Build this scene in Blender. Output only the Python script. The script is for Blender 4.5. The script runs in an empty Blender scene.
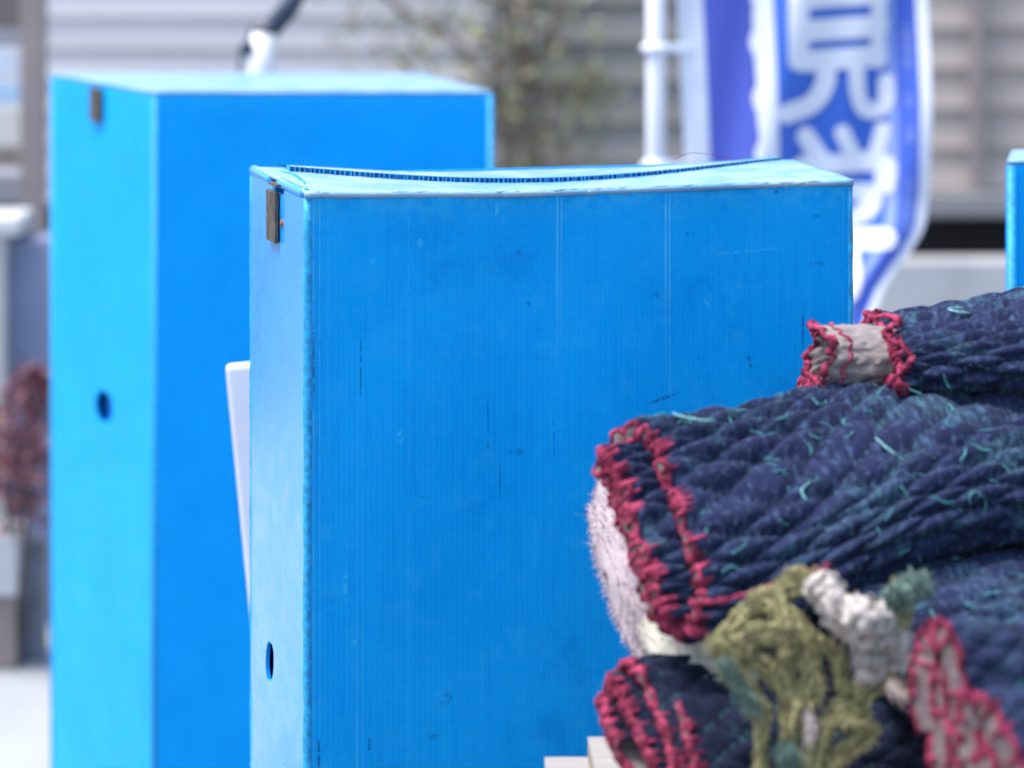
import bpy, bmesh, math, random
import numpy as np
from mathutils import Vector, Matrix
R = math.radians
sc = bpy.context.scene
# ------------------------------------------------------------------ camera, sky, sun, exposure
FP = 3400.0; HZ = -124.0; CH = 1.76
cam_d = bpy.data.cameras.new('camera'); cam = bpy.data.objects.new('camera', cam_d)
sc.collection.objects.link(cam); sc.camera = cam
cam.location = (0, 0, CH); cam.rotation_euler = (R(90), 0, 0)
cam_d.sensor_width = 36; cam_d.lens = 36*FP/1024; cam_d.shift_y = -(384-HZ)/1024
cam_d.clip_start = 0.1; cam_d.clip_end = 500
cam_d.dof.use_dof = True; cam_d.dof.focus_distance = 4.06; cam_d.dof.aperture_fstop = 119.5/37.0
cam_d.dof.aperture_blades = 0
w = bpy.data.worlds.new('World'); sc.world = w; w.use_nodes = True
nt = w.node_tree; bg = nt.nodes['Background']
sky = nt.nodes.new('ShaderNodeTexSky'); sky.sky_type = 'NISHITA'; sky.sun_disc = False
SUN_EL, SUN_AZ = 67, -104      # azimuth: 0 = ahead of the camera, negative = left
sky.sun_elevation = R(SUN_EL); sky.sun_rotation = R(SUN_AZ); sky.air_density = 1.2; sky.dust_density = 3.0; sky.ozone_density = 1.5
nt.links.new(sky.outputs[0], bg.inputs[0]); bg.inputs[1].default_value = 0.15
sl = bpy.data.lights.new('sun', 'SUN'); sl.energy = 2.2; sl.angle = R(22); sl.color = (1.0, 0.96, 0.92)
so = bpy.data.objects.new('sun', sl); sc.collection.objects.link(so)
sd = Vector((math.sin(R(SUN_AZ))*math.cos(R(SUN_EL)), math.cos(R(SUN_AZ))*math.cos(R(SUN_EL)), math.sin(R(SUN_EL))))
so.rotation_euler = sd.to_track_quat('Z', 'Y').to_euler()
vs = sc.view_settings; vs.view_transform = 'Standard'; vs.look = 'None'; vs.gamma = 1.0; vs.exposure = 0.98
try: vs.use_curve_mapping = False
except Exception: pass
sc.cycles.max_bounces = 6

def P(px, py, d): return Vector(((px-512)/FP*d, d, CH-(py-HZ)/FP*d))

# ------------------------------------------------------------------ material helpers
def srgb(r, g, b):
    f = lambda c: (c/255/12.92) if c/255 <= .04045 else ((c/255+.055)/1.055)**2.4
    return (f(r), f(g), f(b), 1)
class NT:
    def __init__(s, name):
        s.m = bpy.data.materials.new(name); s.m.use_nodes = True; s.t = s.m.node_tree
        s.b = s.t.nodes['Principled BSDF']
    def n(s, typ, **kw):
        o = s.t.nodes.new(typ)
        for k, v in kw.items(): setattr(o, k, v)
        return o
    def put(s, sock, v):
        if isinstance(v, (int, float)): sock.default_value = v
        elif isinstance(v, (tuple, list)): sock.default_value = v if len(v) == len(sock.default_value) else tuple(v)[:len(sock.default_value)]
        else: s.t.links.new(v, sock)
    def math(s, op, a, b=0.0, c=None, clamp=False):
        o = s.n('ShaderNodeMath', operation=op); o.use_clamp = clamp
        s.put(o.inputs[0], a); s.put(o.inputs[1], b)
        if c is not None: s.put(o.inputs[2], c)
        return o.outputs[0]
    def mix(s, f, a, b):
        o = s.n('ShaderNodeMix', data_type='RGBA'); s.put(o.inputs[0], f); s.put(o.inputs[6], a); s.put(o.inputs[7], b); return o.outputs[2]
    def ramp(s, f, lo, hi, a=0.0, b=1.0):
        o = s.n('ShaderNodeMapRange', interpolation_type='SMOOTHSTEP')
        s.put(o.inputs[0], f); o.inputs[1].default_value = lo; o.inputs[2].default_value = hi; o.inputs[3].default_value = a; o.inputs[4].default_value = b
        return o.outputs[0]
    def coord(s, which='Object', scale=(1,1,1), loc=(0,0,0)):
        c = s.n('ShaderNodeTexCoord'); mp = s.n('ShaderNodeMapping'); s.t.links.new(c.outputs[which], mp.inputs[0])
        mp.inputs['Scale'].default_value = scale; mp.inputs['Location'].default_value = loc; return mp.outputs[0]
    def noise(s, vec, scale, det=4, rough=.55):
        o = s.n('ShaderNodeTexNoise'); s.t.links.new(vec, o.inputs['Vector']); o.inputs['Scale'].default_value = scale
        o.inputs['Detail'].default_value = det; o.inputs['Roughness'].default_value = rough; return o.outputs[0]
    def set(s, k, v): s.put(s.b.inputs[k], v)
    def bump(s, h, strength=.3, dist=.002):
        o = s.n('ShaderNodeBump'); s.put(o.inputs['Height'], h); o.inputs['Strength'].default_value = strength; o.inputs['Distance'].default_value = dist
        s.t.links.new(o.outputs[0], s.b.inputs['Normal'])
def mul4(c, k): return (c[0]*k, c[1]*k, c[2]*k, 1)
def simple(name, col, rough=.6, nscale=8, var=.25, bump=.2, spec=.5, metal=0, coords='Object', stretch=(1,1,1)):
    m = NT(name); v = m.coord(coords, stretch)
    f = m.ramp(m.noise(v, nscale), .3, .7)
    m.set('Base Color', m.mix(f, mul4(col, 1-var), mul4(col, 1+var*.6))); m.set('Roughness', rough); m.set('Metallic', metal)
    m.set('Specular IOR Level', spec)
    if bump: m.bump(m.noise(v, nscale*6), bump, .003)
    return m.m

# ------------------------------------------------------------------ object helpers
def meshobj(name, verts, faces, mat, parent=None, smooth=True, uvs=None, attr=None):
    me = bpy.data.meshes.new(name); me.from_pydata([tuple(v) for v in verts], [], [tuple(f) for f in faces]); me.update()
    if smooth: me.polygons.foreach_set('use_smooth', [True]*len(me.polygons))
    if uvs is not None:
        ul = me.uv_layers.new(name='UVMap'); li = np.empty(len(me.loops), dtype=np.int64); me.loops.foreach_get('vertex_index', li)
        ul.data.foreach_set('uv', np.asarray(uvs, dtype=np.float32)[li].ravel())
    if attr is not None:
        for k, a in attr.items():
            at = me.attributes.new(k, 'FLOAT', 'POINT'); at.data.foreach_set('value', np.asarray(a, dtype=np.float32))
    mats = mat if isinstance(mat, (list, tuple)) else [mat]
    for q in mats: me.materials.append(q)
    o = bpy.data.objects.new(name, me); sc.collection.objects.link(o)
    if parent: 
        o.parent = parent; o.matrix_parent_inverse = parent.matrix_basis.inverted()
    return o
def tag(o, label=None, cat=None, group=None, kind=None):
    if label: o['label'] = label
    if cat: o['category'] = cat
    if group: o['group'] = group
    if kind: o['kind'] = kind
    return o
def empty(name, loc, label, cat, group=None):
    o = bpy.data.objects.new(name, None); sc.collection.objects.link(o); o.location = loc; o.empty_display_size = .1
    return tag(o, label, cat, group)
def stuffy(o):
    if o.name.split('.')[0] in ('loose_thread', 'loose_yarn', 'small_print', 'frayed_edge', 'wadding', 'edge_fibre', 'stuffing', 'grey_green_tuft', 'flute_web', 'red_overlock_edge', 'stem'): o['kind'] = 'stuff'
    return o
class MB:
    def __init__(s): s.v = []; s.f = []
    def add(s, vs, fs):
        b = len(s.v); s.v += [Vector(x) for x in vs]; s.f += [tuple(b+i for i in f) for f in fs]
    def box(s, c, size, ax=None, bev=0):
        bm = bmesh.new(); bmesh.ops.create_cube(bm, size=1)
        for v in bm.verts: v.co = Vector((v.co.x*size[0], v.co.y*size[1], v.co.z*size[2]))
        if bev: bmesh.ops.bevel(bm, geom=bm.edges[:], offset=bev, segments=2, affect='EDGES', profile=.6)
        M = ax if ax is not None else Matrix.Identity(3)
        bm.verts.index_update()
        s.add([M @ v.co + Vector(c) for v in bm.verts], [[v.index for v in f.verts] for f in bm.faces]); bm.free()
    def tube(s, pts, r, n=8, cap=True):
        pts = [Vector(p) for p in pts]; rs = r if isinstance(r, (list, tuple)) else [r]*len(pts)
        vs = []; fs = []; up = None
        for i, p in enumerate(pts):
            t = (pts[min(i+1, len(pts)-1)]-pts[max(i-1, 0)]).normalized()
            if up is None: up = t.orthogonal().normalized()
            up = (up - t*up.dot(t)).normalized(); sdv = t.cross(up)
            for k in range(n):
                a = 2*math.pi*k/n; vs.append(p+(up*math.cos(a)+sdv*math.sin(a))*rs[i])
        for i in range(len(pts)-1):
            for k in range(n): fs.append((i*n+k, i*n+(k+1) % n, (i+1)*n+(k+1) % n, (i+1)*n+k))
        if cap: fs.append(tuple(range(n))[::-1]); fs.append(tuple((len(pts)-1)*n+k for k in range(n)))
        s.add(vs, fs)
    def build(s, name, mat, parent=None, smooth=False): return stuffy(meshobj(name, s.v, s.f, mat, parent, smooth))
def zrot(a): return Matrix.Rotation(a, 3, 'Z')
def smooth_path(pts, n):
    pts = [Vector(p) for p in pts]; out = []
    q = [pts[0]*2-pts[1]]+pts+[pts[-1]*2-pts[-2]]
    seg = len(pts)-1
    for i in range(n):
        u = i/(n-1)*seg; k = min(int(u), seg-1); t = u-k; a, b, c, d = q[k:k+4]
        out.append(.5*((2*b)+(c-a)*t+(2*a-5*b+4*c-d)*t*t+(3*b-a-3*c+d)*t**3))
    return out
def vnoise(x, y, seed=0):
    xi = np.floor(x).astype(int); yi = np.floor(y).astype(int); xf = x-xi; yf = y-yi
    def h(a, b):
        q = (a*374761393 + b*668265263 + seed*1442695041) & 0x7fffffff
        q = ((q ^ (q >> 13))*1274126177) & 0x7fffffff
        return ((q ^ (q >> 16)) & 0xffff)/65535.0
    u = xf*xf*(3-2*xf); v = yf*yf*(3-2*yf)
    return (h(xi, yi)*(1-u)+h(xi+1, yi)*u)*(1-v)+(h(xi, yi+1)*(1-u)+h(xi+1, yi+1)*u)*v
def fbm(x, y, seed=0, o=4):
    s = 0; a = .5
    for k in range(o): s = s+a*vnoise(x*2**k, y*2**k, seed+k*7); a *= .5
    return s/(1-.5**o)

# ------------------------------------------------------------------ materials
BLUE = (0.0, 0.345, 0.90, 1)
def box_mat(name, marks=(), lines=(), creases=(), base=BLUE, worn=1.0, bk=.12, rough=.45, spec=.10, coat=0.0):
    """corrugated plastic; UV in metres: u along the panel, v = height"""
    m = NT(name); uvn = m.n('ShaderNodeUVMap'); sep = m.n('ShaderNodeSeparateXYZ'); m.t.links.new(uvn.outputs[0], sep.inputs[0])
    u, v = sep.outputs[0], sep.outputs[1]
    mp = m.n('ShaderNodeMapping'); m.t.links.new(uvn.outputs[0], mp.inputs[0]); mp.inputs['Scale'].default_value = (1, 1, 1)
    st = m.n('ShaderNodeMapping'); m.t.links.new(uvn.outputs[0], st.inputs[0]); st.inputs['Scale'].default_value = (1, .05, 1)
    ht = m.n('ShaderNodeMapping'); m.t.links.new(uvn.outputs[0], ht.inputs[0]); ht.inputs['Scale'].default_value = (.12, 1, 1); ht.inputs['Rotation'].default_value = (0, 0, .12)
    flute = m.math('SINE', m.math('MULTIPLY', u, 2*math.pi/.0066))
    big = m.ramp(m.noise(mp.outputs[0], 7, 5), .35, .68)
    fine = m.noise(mp.outputs[0], 26, 3)
    streak = m.noise(st.outputs[0], 120, 4, .7)
    col = m.mix(m.math('MULTIPLY', big, .55), base, (base[0]+.004, base[1]*1.13+.01, base[2]*1.08, 1))
    col = m.mix(m.math('MULTIPLY', m.ramp(streak, .5, .8), .35*worn), col, (.02, .42, .86, 1))
    col = m.mix(m.math('MULTIPLY', m.ramp(streak, .5, .2), .3*worn), col, (.001, .15, .56, 1))
    col = m.mix(m.math('MULTIPLY_ADD', flute, .014, .02), col, (.03, .40, .88, 1))
    wv = m.n('ShaderNodeMapping'); m.t.links.new(uvn.outputs[0], wv.inputs[0]); wv.inputs['Scale'].default_value = (.25, 1, 1)
    col = m.mix(m.math('MULTIPLY', m.ramp(m.noise(wv.outputs[0], 260, 3, .7), .45, .75), .22*worn), col, (.0, .20, .60, 1))
    col = m.mix(m.math('MULTIPLY', m.ramp(m.noise(mp.outputs[0], 22, 6, .75), .50, .72), .38*worn), col, (.03, .42, .88, 1))
    col = m.mix(m.math('MULTIPLY', m.ramp(m.noise(mp.outputs[0], 4.3, 6, .7), .52, .70), .40*worn), col, (.0, .19, .60, 1))
    col = m.mix(m.math('MULTIPLY', m.math('MULTIPLY', m.ramp(v, 1.335, 1.39), m.ramp(m.noise(mp.outputs[0], 45, 4, .7), .35, .65)), .5*worn), col, (.06, .55, .90, 1))
    hs = m.ramp(m.noise(ht.outputs[0], 210, 3, .7), .67, .8)
    patch = m.ramp(m.noise(mp.outputs[0], 14, 3), .5, .66)
    col = m.mix(m.math('MULTIPLY', m.math('MULTIPLY', hs, patch), .45*worn), col, (.08, .48, .85, 1))
    vo = m.n('ShaderNodeTexNoise'); m.t.links.new(mp.outputs[0], vo.inputs['Vector']); vo.inputs['Scale'].default_value = 75; vo.inputs['Detail'].default_value = 5; vo.inputs['Roughness'].default_value = .7
    dirt = m.math('MULTIPLY', m.ramp(vo.outputs[0], .66, .74), m.ramp(m.noise(mp.outputs[0], 9, 2), .45, .62))
    col = m.mix(m.math('MULTIPLY', dirt, .45*worn), col, (.01, .09, .26, 1))
    bumph = m.math('MULTIPLY', flute, .35)
    bumph = m.math('ADD', bumph, m.math('MULTIPLY', streak, .8))
    brk = m.ramp(m.noise(mp.outputs[0], 55, 3), .3, .62, .25, 1)
    for (u0, v0, v1, wd, k) in creases:      # pale vertical score lines that fade out downwards
        ln = m.ramp(m.math('ABSOLUTE', m.math('SUBTRACT', u, u0)), 0, wd, 1, 0)
        fade = m.ramp(v, v1, v0, 0, 1)
        f = m.math('MULTIPLY', m.math('MULTIPLY', ln, fade), brk)
        col = m.mix(m.math('MULTIPLY', f, k), col, (.16, .58, .90, 1)); bumph = m.math('ADD', bumph, m.math('MULTIPLY', f, 1.2))
    brk2 = m.ramp(m.noise(mp.outputs[0], 130, 2), .4, .55)
    for (u0, v0, du, dv, rot, k, c) in marks:  # scuffs: soft ellipses broken up by noise
        a = m.math('SUBTRACT', u, u0); b = m.math('SUBTRACT', v, v0)
        x = m.math('ADD', m.math('MULTIPLY', a, math.cos(rot)/du), m.math('MULTIPLY', b, math.sin(rot)/du))
        y = m.math('ADD', m.math('MULTIPLY', a, -math.sin(rot)/dv), m.math('MULTIPLY', b, math.cos(rot)/dv))
        r2 = m.math('ADD', m.math('MULTIPLY', x, x), m.math('MULTIPLY', y, y))
        f = m.math('MULTIPLY', m.ramp(r2, .2, 1.2, 1, 0), brk2)
        col = m.mix(m.math('MULTIPLY', f, k*.75), col, c)
    m.set('Base Color', col)
    m.set('Roughness', m.ramp(fine, .3, .7, rough-.05, rough+.1)); m.set('Specular IOR Level', spec)
    if coat: m.set('Coat Weight', coat); m.set('Coat Roughness', .22)
    m.bump(bumph, bk, .0012)
    return m.m
K = (.004, .06, .22, 1); PL = (.10, .62, .92, 1)
def fu(px): return (px-307)/545*.69
def fv(py): return 1.388-(py-190)/835
creases = [(fu(549), fv(180), fv(420), .0016, .85), (fu(553), fv(180), fv(395), .0012, .65), (fu(657), fv(180), fv(415), .0016, .8), (fu(661), fv(180), fv(470), .0012, .7),
           (fu(353), fv(900), fv(330), .0012, .5), (fu(358), fv(1100), fv(380), .001, .5), (fu(312), fv(180), fv(1200), .0016, .55), (fu(318), fv(180), fv(1000), .0012, .45),
           (fu(326), fv(180), fv(700), .001, .25), (fu(846), fv(170), fv(330), .0015, .6), (fu(839), fv(170), fv(300), .001, .4), (fu(484), fv(200), fv(260), .001, .3), (fu(403), fv(600), fv(1000), .001, .2)]
marks = [(fu(357), fv(362), .0012, .045, 0, .9, K), (fu(312), fv(360), .002, .06, 0, .8, K), (fu(797), fv(345), .0015, .032, 0, .95, K), (fu(654), fv(408), .022, .0026, .28, .9, K),
         (fu(682), fv(242), .006, .002, 0, .8, K), (fu(770), fv(203), .003, .004, 0, .8, K), (fu(742), fv(374), .004, .012, .4, .7, K), (fu(648), fv(303), .004, .006, 0, .6, K),
         (fu(480), fv(430), .002, .05, 0, .55, K), (fu(492), fv(484), .0015, .025, 0, .6, K), (fu(508), fv(455), .012, .005, 0, .5, K), (fu(545), fv(440), .0012, .03, 0, .6, K),
         (fu(812), fv(277), .014, .003, -.05, .55, K), (fu(810), fv(228), .014, .002, -.05, .45, K), (fu(395), fv(434), .006, .009, 0, .45, PL), (fu(369), fv(260), .004, .005, 0, .5, PL),
         (fu(414), fv(243), .004, .006, 0, .55, PL), (fu(489), fv(212), .003, .01, 0, .6, PL), (fu(570), fv(520), .008, .003, 0, .5, PL), (fu(365), fv(740), .002, .02, 0, .85, K), (fu(317), fv(745), .002, .025, 0, .9, K),
         (fu(439), fv(697), .007, .010, -.9, .55, K), (fu(427), fv(733), .008, .005, 0, .5, K), (fu(572), fv(518), .008, .003, 0, .6, K), (fu(740), fv(262), .05, .002, .06, .4, PL), (fu(417), fv(496), .006, .003, 0, .7, K),
         (fu(512), fv(255), .006, .005, 0, .5, K), (fu(520), fv(308), .004, .004, 0, .6, K), (fu(700), fv(310), .006, .01, 0, .3, PL), (fu(349), fv(635), .006, .004, .3, .5, PL), (fu(342), fv(578), .003, .02, .0, .5, PL)]
m_front = box_mat('blue_corrugated_front', marks, creases=creases)
m_side = box_mat('blue_corrugated_side', [(.06, .75, .002, .05, 0, .5, K)], creases=[(.055, 0, 2, .0012, .3), (.02, 0, 2, .001, .3)], rough=.30, spec=.8, coat=.6, worn=.25, bk=.02)
m_box = box_mat('blue_corrugated_plain', worn=.5)
def flap_mat():
    m = NT('worn_flap_painted_sheen'); v = m.coord('Object')
    n1 = m.ramp(m.noise(v, 14, 5), .35, .7)
    c = m.mix(n1, (.18, .40, .64, 1), (.34, .53, .68, 1));  # pale tint paints the grazing sky reflection into the base colour
    c = m.mix(m.ramp(m.noise(v, 90, 4), .62, .75), c, (.58, .76, .82, 1))
    m.set('Base Color', c); m.set('Roughness', .34); m.set('Specular IOR Level', .7); m.bump(m.noise(v, 200), .25, .001); return m.m
m_flap = flap_mat()
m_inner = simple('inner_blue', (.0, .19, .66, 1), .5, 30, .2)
m_flute = simple('flute_blue', (.0, .30, .80, 1), .5, 60, .3)
m_rim = simple('rim_cyan', (.015, .40, .82, 1), .45, 120, .35, .4)
m_strap = simple('dull_brown_metal', (.13, .105, .09, 1), .42, 60, .5, .3, .6, .6)
m_rivet = simple('rusty_rivet', (.30, .12, .05, 1), .6, 200, .3)
m_white = simple('white_board', (.80, .80, .82, 1), .6, 4, .06, .05)
m_concrete = simple('pale_concrete', (.50, .50, .51, 1), .9, 3, .15, .3)
m_ground = simple('grey_asphalt', (.16, .16, .17, 1), .95, 3, .2, .4)
m_pave = simple('pale_paving', (.34, .36, .38, 1), .9, 1.5, .12, .3)
m_dark = simple('painted_recess_shade', (.012, .013, .018, 1), .8, 5, .3, 0)  # near-black colour stands in for shade in gaps and recesses

# ------------------------------------------------------------------ ground
g = MB(); g.add([(-60, -30, 0), (60, -30, 0), (60, 120, 0), (-60, 120, 0)], [(0, 1, 2, 3)])
tag(g.build('ground', m_ground), kind='structure')
g = MB(); g.box((0, 8.35, .006), (14, 4.2, .0125)); tag(g.build('pavement', m_pave), kind='structure')

# ------------------------------------------------------------------ house behind
def slat_mat(name, c, var=.12):
    return simple(name, c, .55, 3, var, .1, .4, 0, 'Object', (.3, 1, 3))
YH = 10.0
def zat(py, d): return CH-(py-HZ)/FP*d
def xat(px, d): return (px-512)/FP*d
house = empty('house', (0, YH+.3, 0), 'pale grey house with horizontal siding and a louvred shutter behind the banner', 'house')
m_sl_pale = slat_mat('lavender_siding', (.60, .59, .62, 1)); m_sl_mid = slat_mat('grey_siding', (.27, .262, .25, 1)); m_sl_right = slat_mat('beige_louvre', (.46, .405, .37, 1))
m_post = simple('brown_grey_post', (.30, .255, .25, 1), .6, 4, .1, .1)
def siding(name, x0, x1, z0, z1, pitch, mat, y, tilt=.016, phase=0.0, dark=None):
    mb = MB(); z = z0-phase
    while z < z1:
        a = max(z, z0); b = min(z+pitch, z1)
        if b-a > .01:
            q = [(x0, y-tilt, a), (x1, y-tilt, a), (x1, y-.002, b-.004), (x0, y-.002, b-.004), (x0, y+.02, b-.004), (x1, y+.02, b-.004), (x0, y+.02, a), (x1, y+.02, a)]
            mb.add(q, [(0, 1, 2, 3), (3, 2, 5, 4), (6, 7, 1, 0), (6, 0, 3, 4), (1, 7, 5, 2), (7, 6, 4, 5)])
        z += pitch
    return mb.build(name, mat, house)
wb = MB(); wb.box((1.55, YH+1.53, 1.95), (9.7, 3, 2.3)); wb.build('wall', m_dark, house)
siding('siding', -3.3, xat(492, YH), .8, 3.1, .094, m_sl_pale, YH, .015, .02)
siding('siding', xat(492, YH)+.003, xat(890, YH), .8, 3.1, .118, m_sl_mid, YH, .022)
siding('louvred_shutter', xat(890, YH)+.003, 6.4, zat(192, YH), 3.1, .118, m_sl_right, YH, .022, .118-((zat(28, YH)-zat(192, YH)) % .118) if True else 0)
pm = MB(); pm.box((xat(974, YH), YH-.05, (zat(196, YH)+3.1)/2), (.036, .04, 3.1-zat(196, YH)), bev=.004); pm.build('shutter_post', m_post, house)
sm = MB(); sm.box(((xat(890, YH)+6.4)/2, YH-.05, (zat(190, YH)+zat(214, YH))/2), (6.4-xat(890, YH), .12, zat(190, YH)-zat(214, YH)-.004), bev=.006); sm.build('sill', simple('sill_grey', (.30, .295, .31, 1), .5, 4, .1, .05), house)
fm = MB(); fm.box((1.55, YH+1.6, .38), (9.7, 2.9, .756)); fm.build('foundation', m_dark, house)  # shade of the gap under the house is painted on as near-black
# low concrete wall before the house, right
lw = MB(); d9 = 9.3
lw.box(((xat(868, d9)+6.5)/2, d9+.08, zat(262, d9)/2), (6.5-xat(868, d9), .16, zat(262, d9)), bev=.008)
cw = tag(lw.build('concrete_wall', simple('low_wall_concrete', (.42, .43, .45, 1), .85, 3, .18, .3)), 'low pale concrete wall in front of the dark gap under the shutter', 'wall')

# climbing plant on the wall
random.seed(5); rng = np.random.default_rng(3)
def leaf_cloud(centers, n, size, mats, name, parent, spread):
    vs = []; fs = []; mi = []
    for i in range(n):
        c, r = centers[rng.integers(len(centers))]; r = r*(1.35 if 'climb' in parent.name else 1)
        p = Vector(c)+Vector(rng.normal(0, 1, 3)*np.array(spread)*r)
        a = Vector(rng.normal(0, 1, 3)).normalized(); b = a.cross(Vector(rng.normal(0, 1, 3))).normalized(); s = size*rng.uniform(.6, 1.3)
        k = len(vs); vs += [p-a*s, p-b*s*.45+a*s*.1, p+a*s, p+b*s*.45+a*s*.1]; fs.append((k, k+1, k+2, k+3)); mi.append(int(rng.integers(len(mats))))
    o = meshobj(name, vs, fs, mats, parent, False)
    o.data.polygons.foreach_set('material_index', mi); return o
def leafm(n, c):
    m = NT(n); v = m.coord(); m.set('Base Color', m.mix(m.noise(v, 20), mul4(c, .7), mul4(c, 1.3))); m.set('Roughness', .5); m.set('Transmission Weight', 0); return m.m
vine = empty('climbing_plant', (xat(515, 9.85), 9.85, 0), 'thin yellow-green climbing plant with brown stems on the siding', 'plant')
ml = [leafm('leaf_green', (.17, .19, .10, 1)), leafm('leaf_yellow', (.40, .39, .20, 1)), leafm('leaf_pale', (.30, .31, .24, 1)), leafm('leaf_brown', (.22, .15, .10, 1))]
cs = [(P(430, 20, 9.85), .22), (P(500, 45, 9.85), .25), (P(480, 55, 9.82), .12), (P(520, 10, 9.85), .2), (P(385, 30, 9.85), .12), (P(540, 60, 9.85), .15), (P(535, 100, 9.85), .12), (P(550, 140, 9.85), .12), (P(590, 90, 9.85), .05), (P(510, 130, 9.85), .1), (P(540, 30, 9.8), .2), (P(545, -40, 9.8), .3), (P(440, -30, 9.8), .3)]
leaf_cloud(cs, 760, .024, ml, 'foliage', vine, (.55, .06, .5))
stm = MB()
for q in ([(528, 900), (530, 400), (526, 160), (522, 80), (512, 20), (505, -80)], [(545, 900), (540, 300), (538, 120), (528, 40), (545, -60)], [(532, 300), (500, 120), (470, 60), (440, 30), (400, 10), (370, -20)], [(515, 900), (512, 400), (510, 150), (520, 100), (536, 60), (560, 10)]):
    stm.tube(smooth_path([P(a, min(b, 1e9), 9.86) if b < 560 else Vector((xat(a, 9.86), 9.86, 0)) for a, b in q], 24), .010, 6)
stm.build('stem', simple('vine_stem', (.19, .14, .115, 1), .8, 30, .3, .3), vine, True)

# ------------------------------------------------------------------ left edge: fence, block wall, red shrub
fen = empty('slatted_fence', (xat(0, 8.4), 8.4, 0), 'slatted fence with a brown grey post at the left edge behind the rear blue box', 'fence')
pb = MB(); pb.box((xat(36, 8.4), 8.36, .95), (.060, .06, 1.9), bev=.004); pb.build('post', m_post, fen)
for i, (a, b, c) in enumerate([(-60, 30, (.16, .14, .14)), (32, 46, (.30, .32, .38)), (50, 76, (.62, .72, .86)), (83, 104, (.42, .62, .86)), (110, 141, (.62, .62, .60)), (147, 168, (.22, .19, .18)), (176, 205, (.28, .29, .33))]):
    sb = MB(); sb.box((xat(-60, 8.4), 8.43, (zat(a, 8.4)+zat(b, 8.4))/2), (.44, .03, zat(a, 8.4)-zat(b, 8.4)), bev=.003)
    sb.build('slat', simple('slat_%d' % i if False else 'painted_slat', (*c, 1), .6, 5, .1, .1), fen)
bw = empty('block_wall', (xat(0, 8.0), 8.0, 0), 'pale block wall under the slatted fence at the left edge', 'wall')
q = MB(); q.box((xat(-45, 8.0), 8.0, zat(232, 8.0)/2), (.262, .2, zat(232, 8.0)), bev=.006); q.build('block', simple('block_pale', (.52, .53, .52, 1), .8, 5, .1, .2), bw)
q = MB(); q.box((xat(70, 8.0)-.05, 8.04, zat(238, 8.0)/2), (.27, .16, zat(238, 8.0)), bev=.006); q.build('panel', simple('block_blue_grey', (.22, .27, .40, 1), .7, 5, .1, .1), bw)
q = MB(); q.box((xat(-70, 8.0), 8.0, zat(222, 8.0)), (.46, .24, .045), bev=.012); q.build('cap', simple('block_cap', (.55, .57, .58, 1), .8, 5, .1, .1), bw)
shr = empty('red_shrub', (xat(10, 7.5), 7.5, 0), 'dark red leafy shrub beside the rear blue box at the left edge', 'shrub')
mr = [leafm('leaf_crimson', (.20, .045, .06, 1)), leafm('leaf_dark_red', (.10, .035, .06, 1)), leafm('leaf_wine', (.26, .12, .14, 1))]
cs = [(P(18, 440, 7.5), .15), (P(0, 455, 7.55), .15), (P(30, 405, 7.55), .08), (P(32, 460, 7.5), .12), (P(15, 495, 7.5), .13), (P(-50, 470, 7.5), .2), (P(36, 380, 7.5), .05)]
leaf_cloud(cs, 1300, .015, mr, 'foliage', shr, (.42, .5, .34))
q = MB()
for a in (-6, 8, 22): q.tube(smooth_path([(xat(5, 7.5)+a*.001, 7.5, 0), P(12+a*.4, 600, 7.5), P(10+a, 450, 7.5)], 10), .006, 6)
q.build('stem', m_strap, shr, True)
pl = empty('garden_planter', (xat(15, 7.56), 7.56, 0), 'pale planter box on brown legs below the red shrub', 'planter')
q = MB(); q.box((xat(-6, 7.56), 7.56, (zat(528, 7.56)+zat(588, 7.56))/2), (.13, .2, zat(528, 7.56)-zat(588, 7.56)), bev=.006); q.build('box', m_concrete, pl)
q = MB(); q.box((xat(-6, 7.56), 7.56, (zat(590, 7.56))/2), (.12, .16, zat(590, 7.56)-.004), bev=.004); q.build('base', simple('planter_brown', (.24, .20, .19, 1), .8, 9, .2, .2), pl)
pp = MB(); pp.box((xat(34, 7.58), 7.60, zat(540, 7.58)/2), (.05, .05, zat(540, 7.58)), bev=.004)
tag(pp.build('short_post', simple('post_slate', (.22, .24, .28, 1), .8, 9, .3, .2)), 'short slate grey post between the planter and the rear blue box', 'post')

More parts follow.
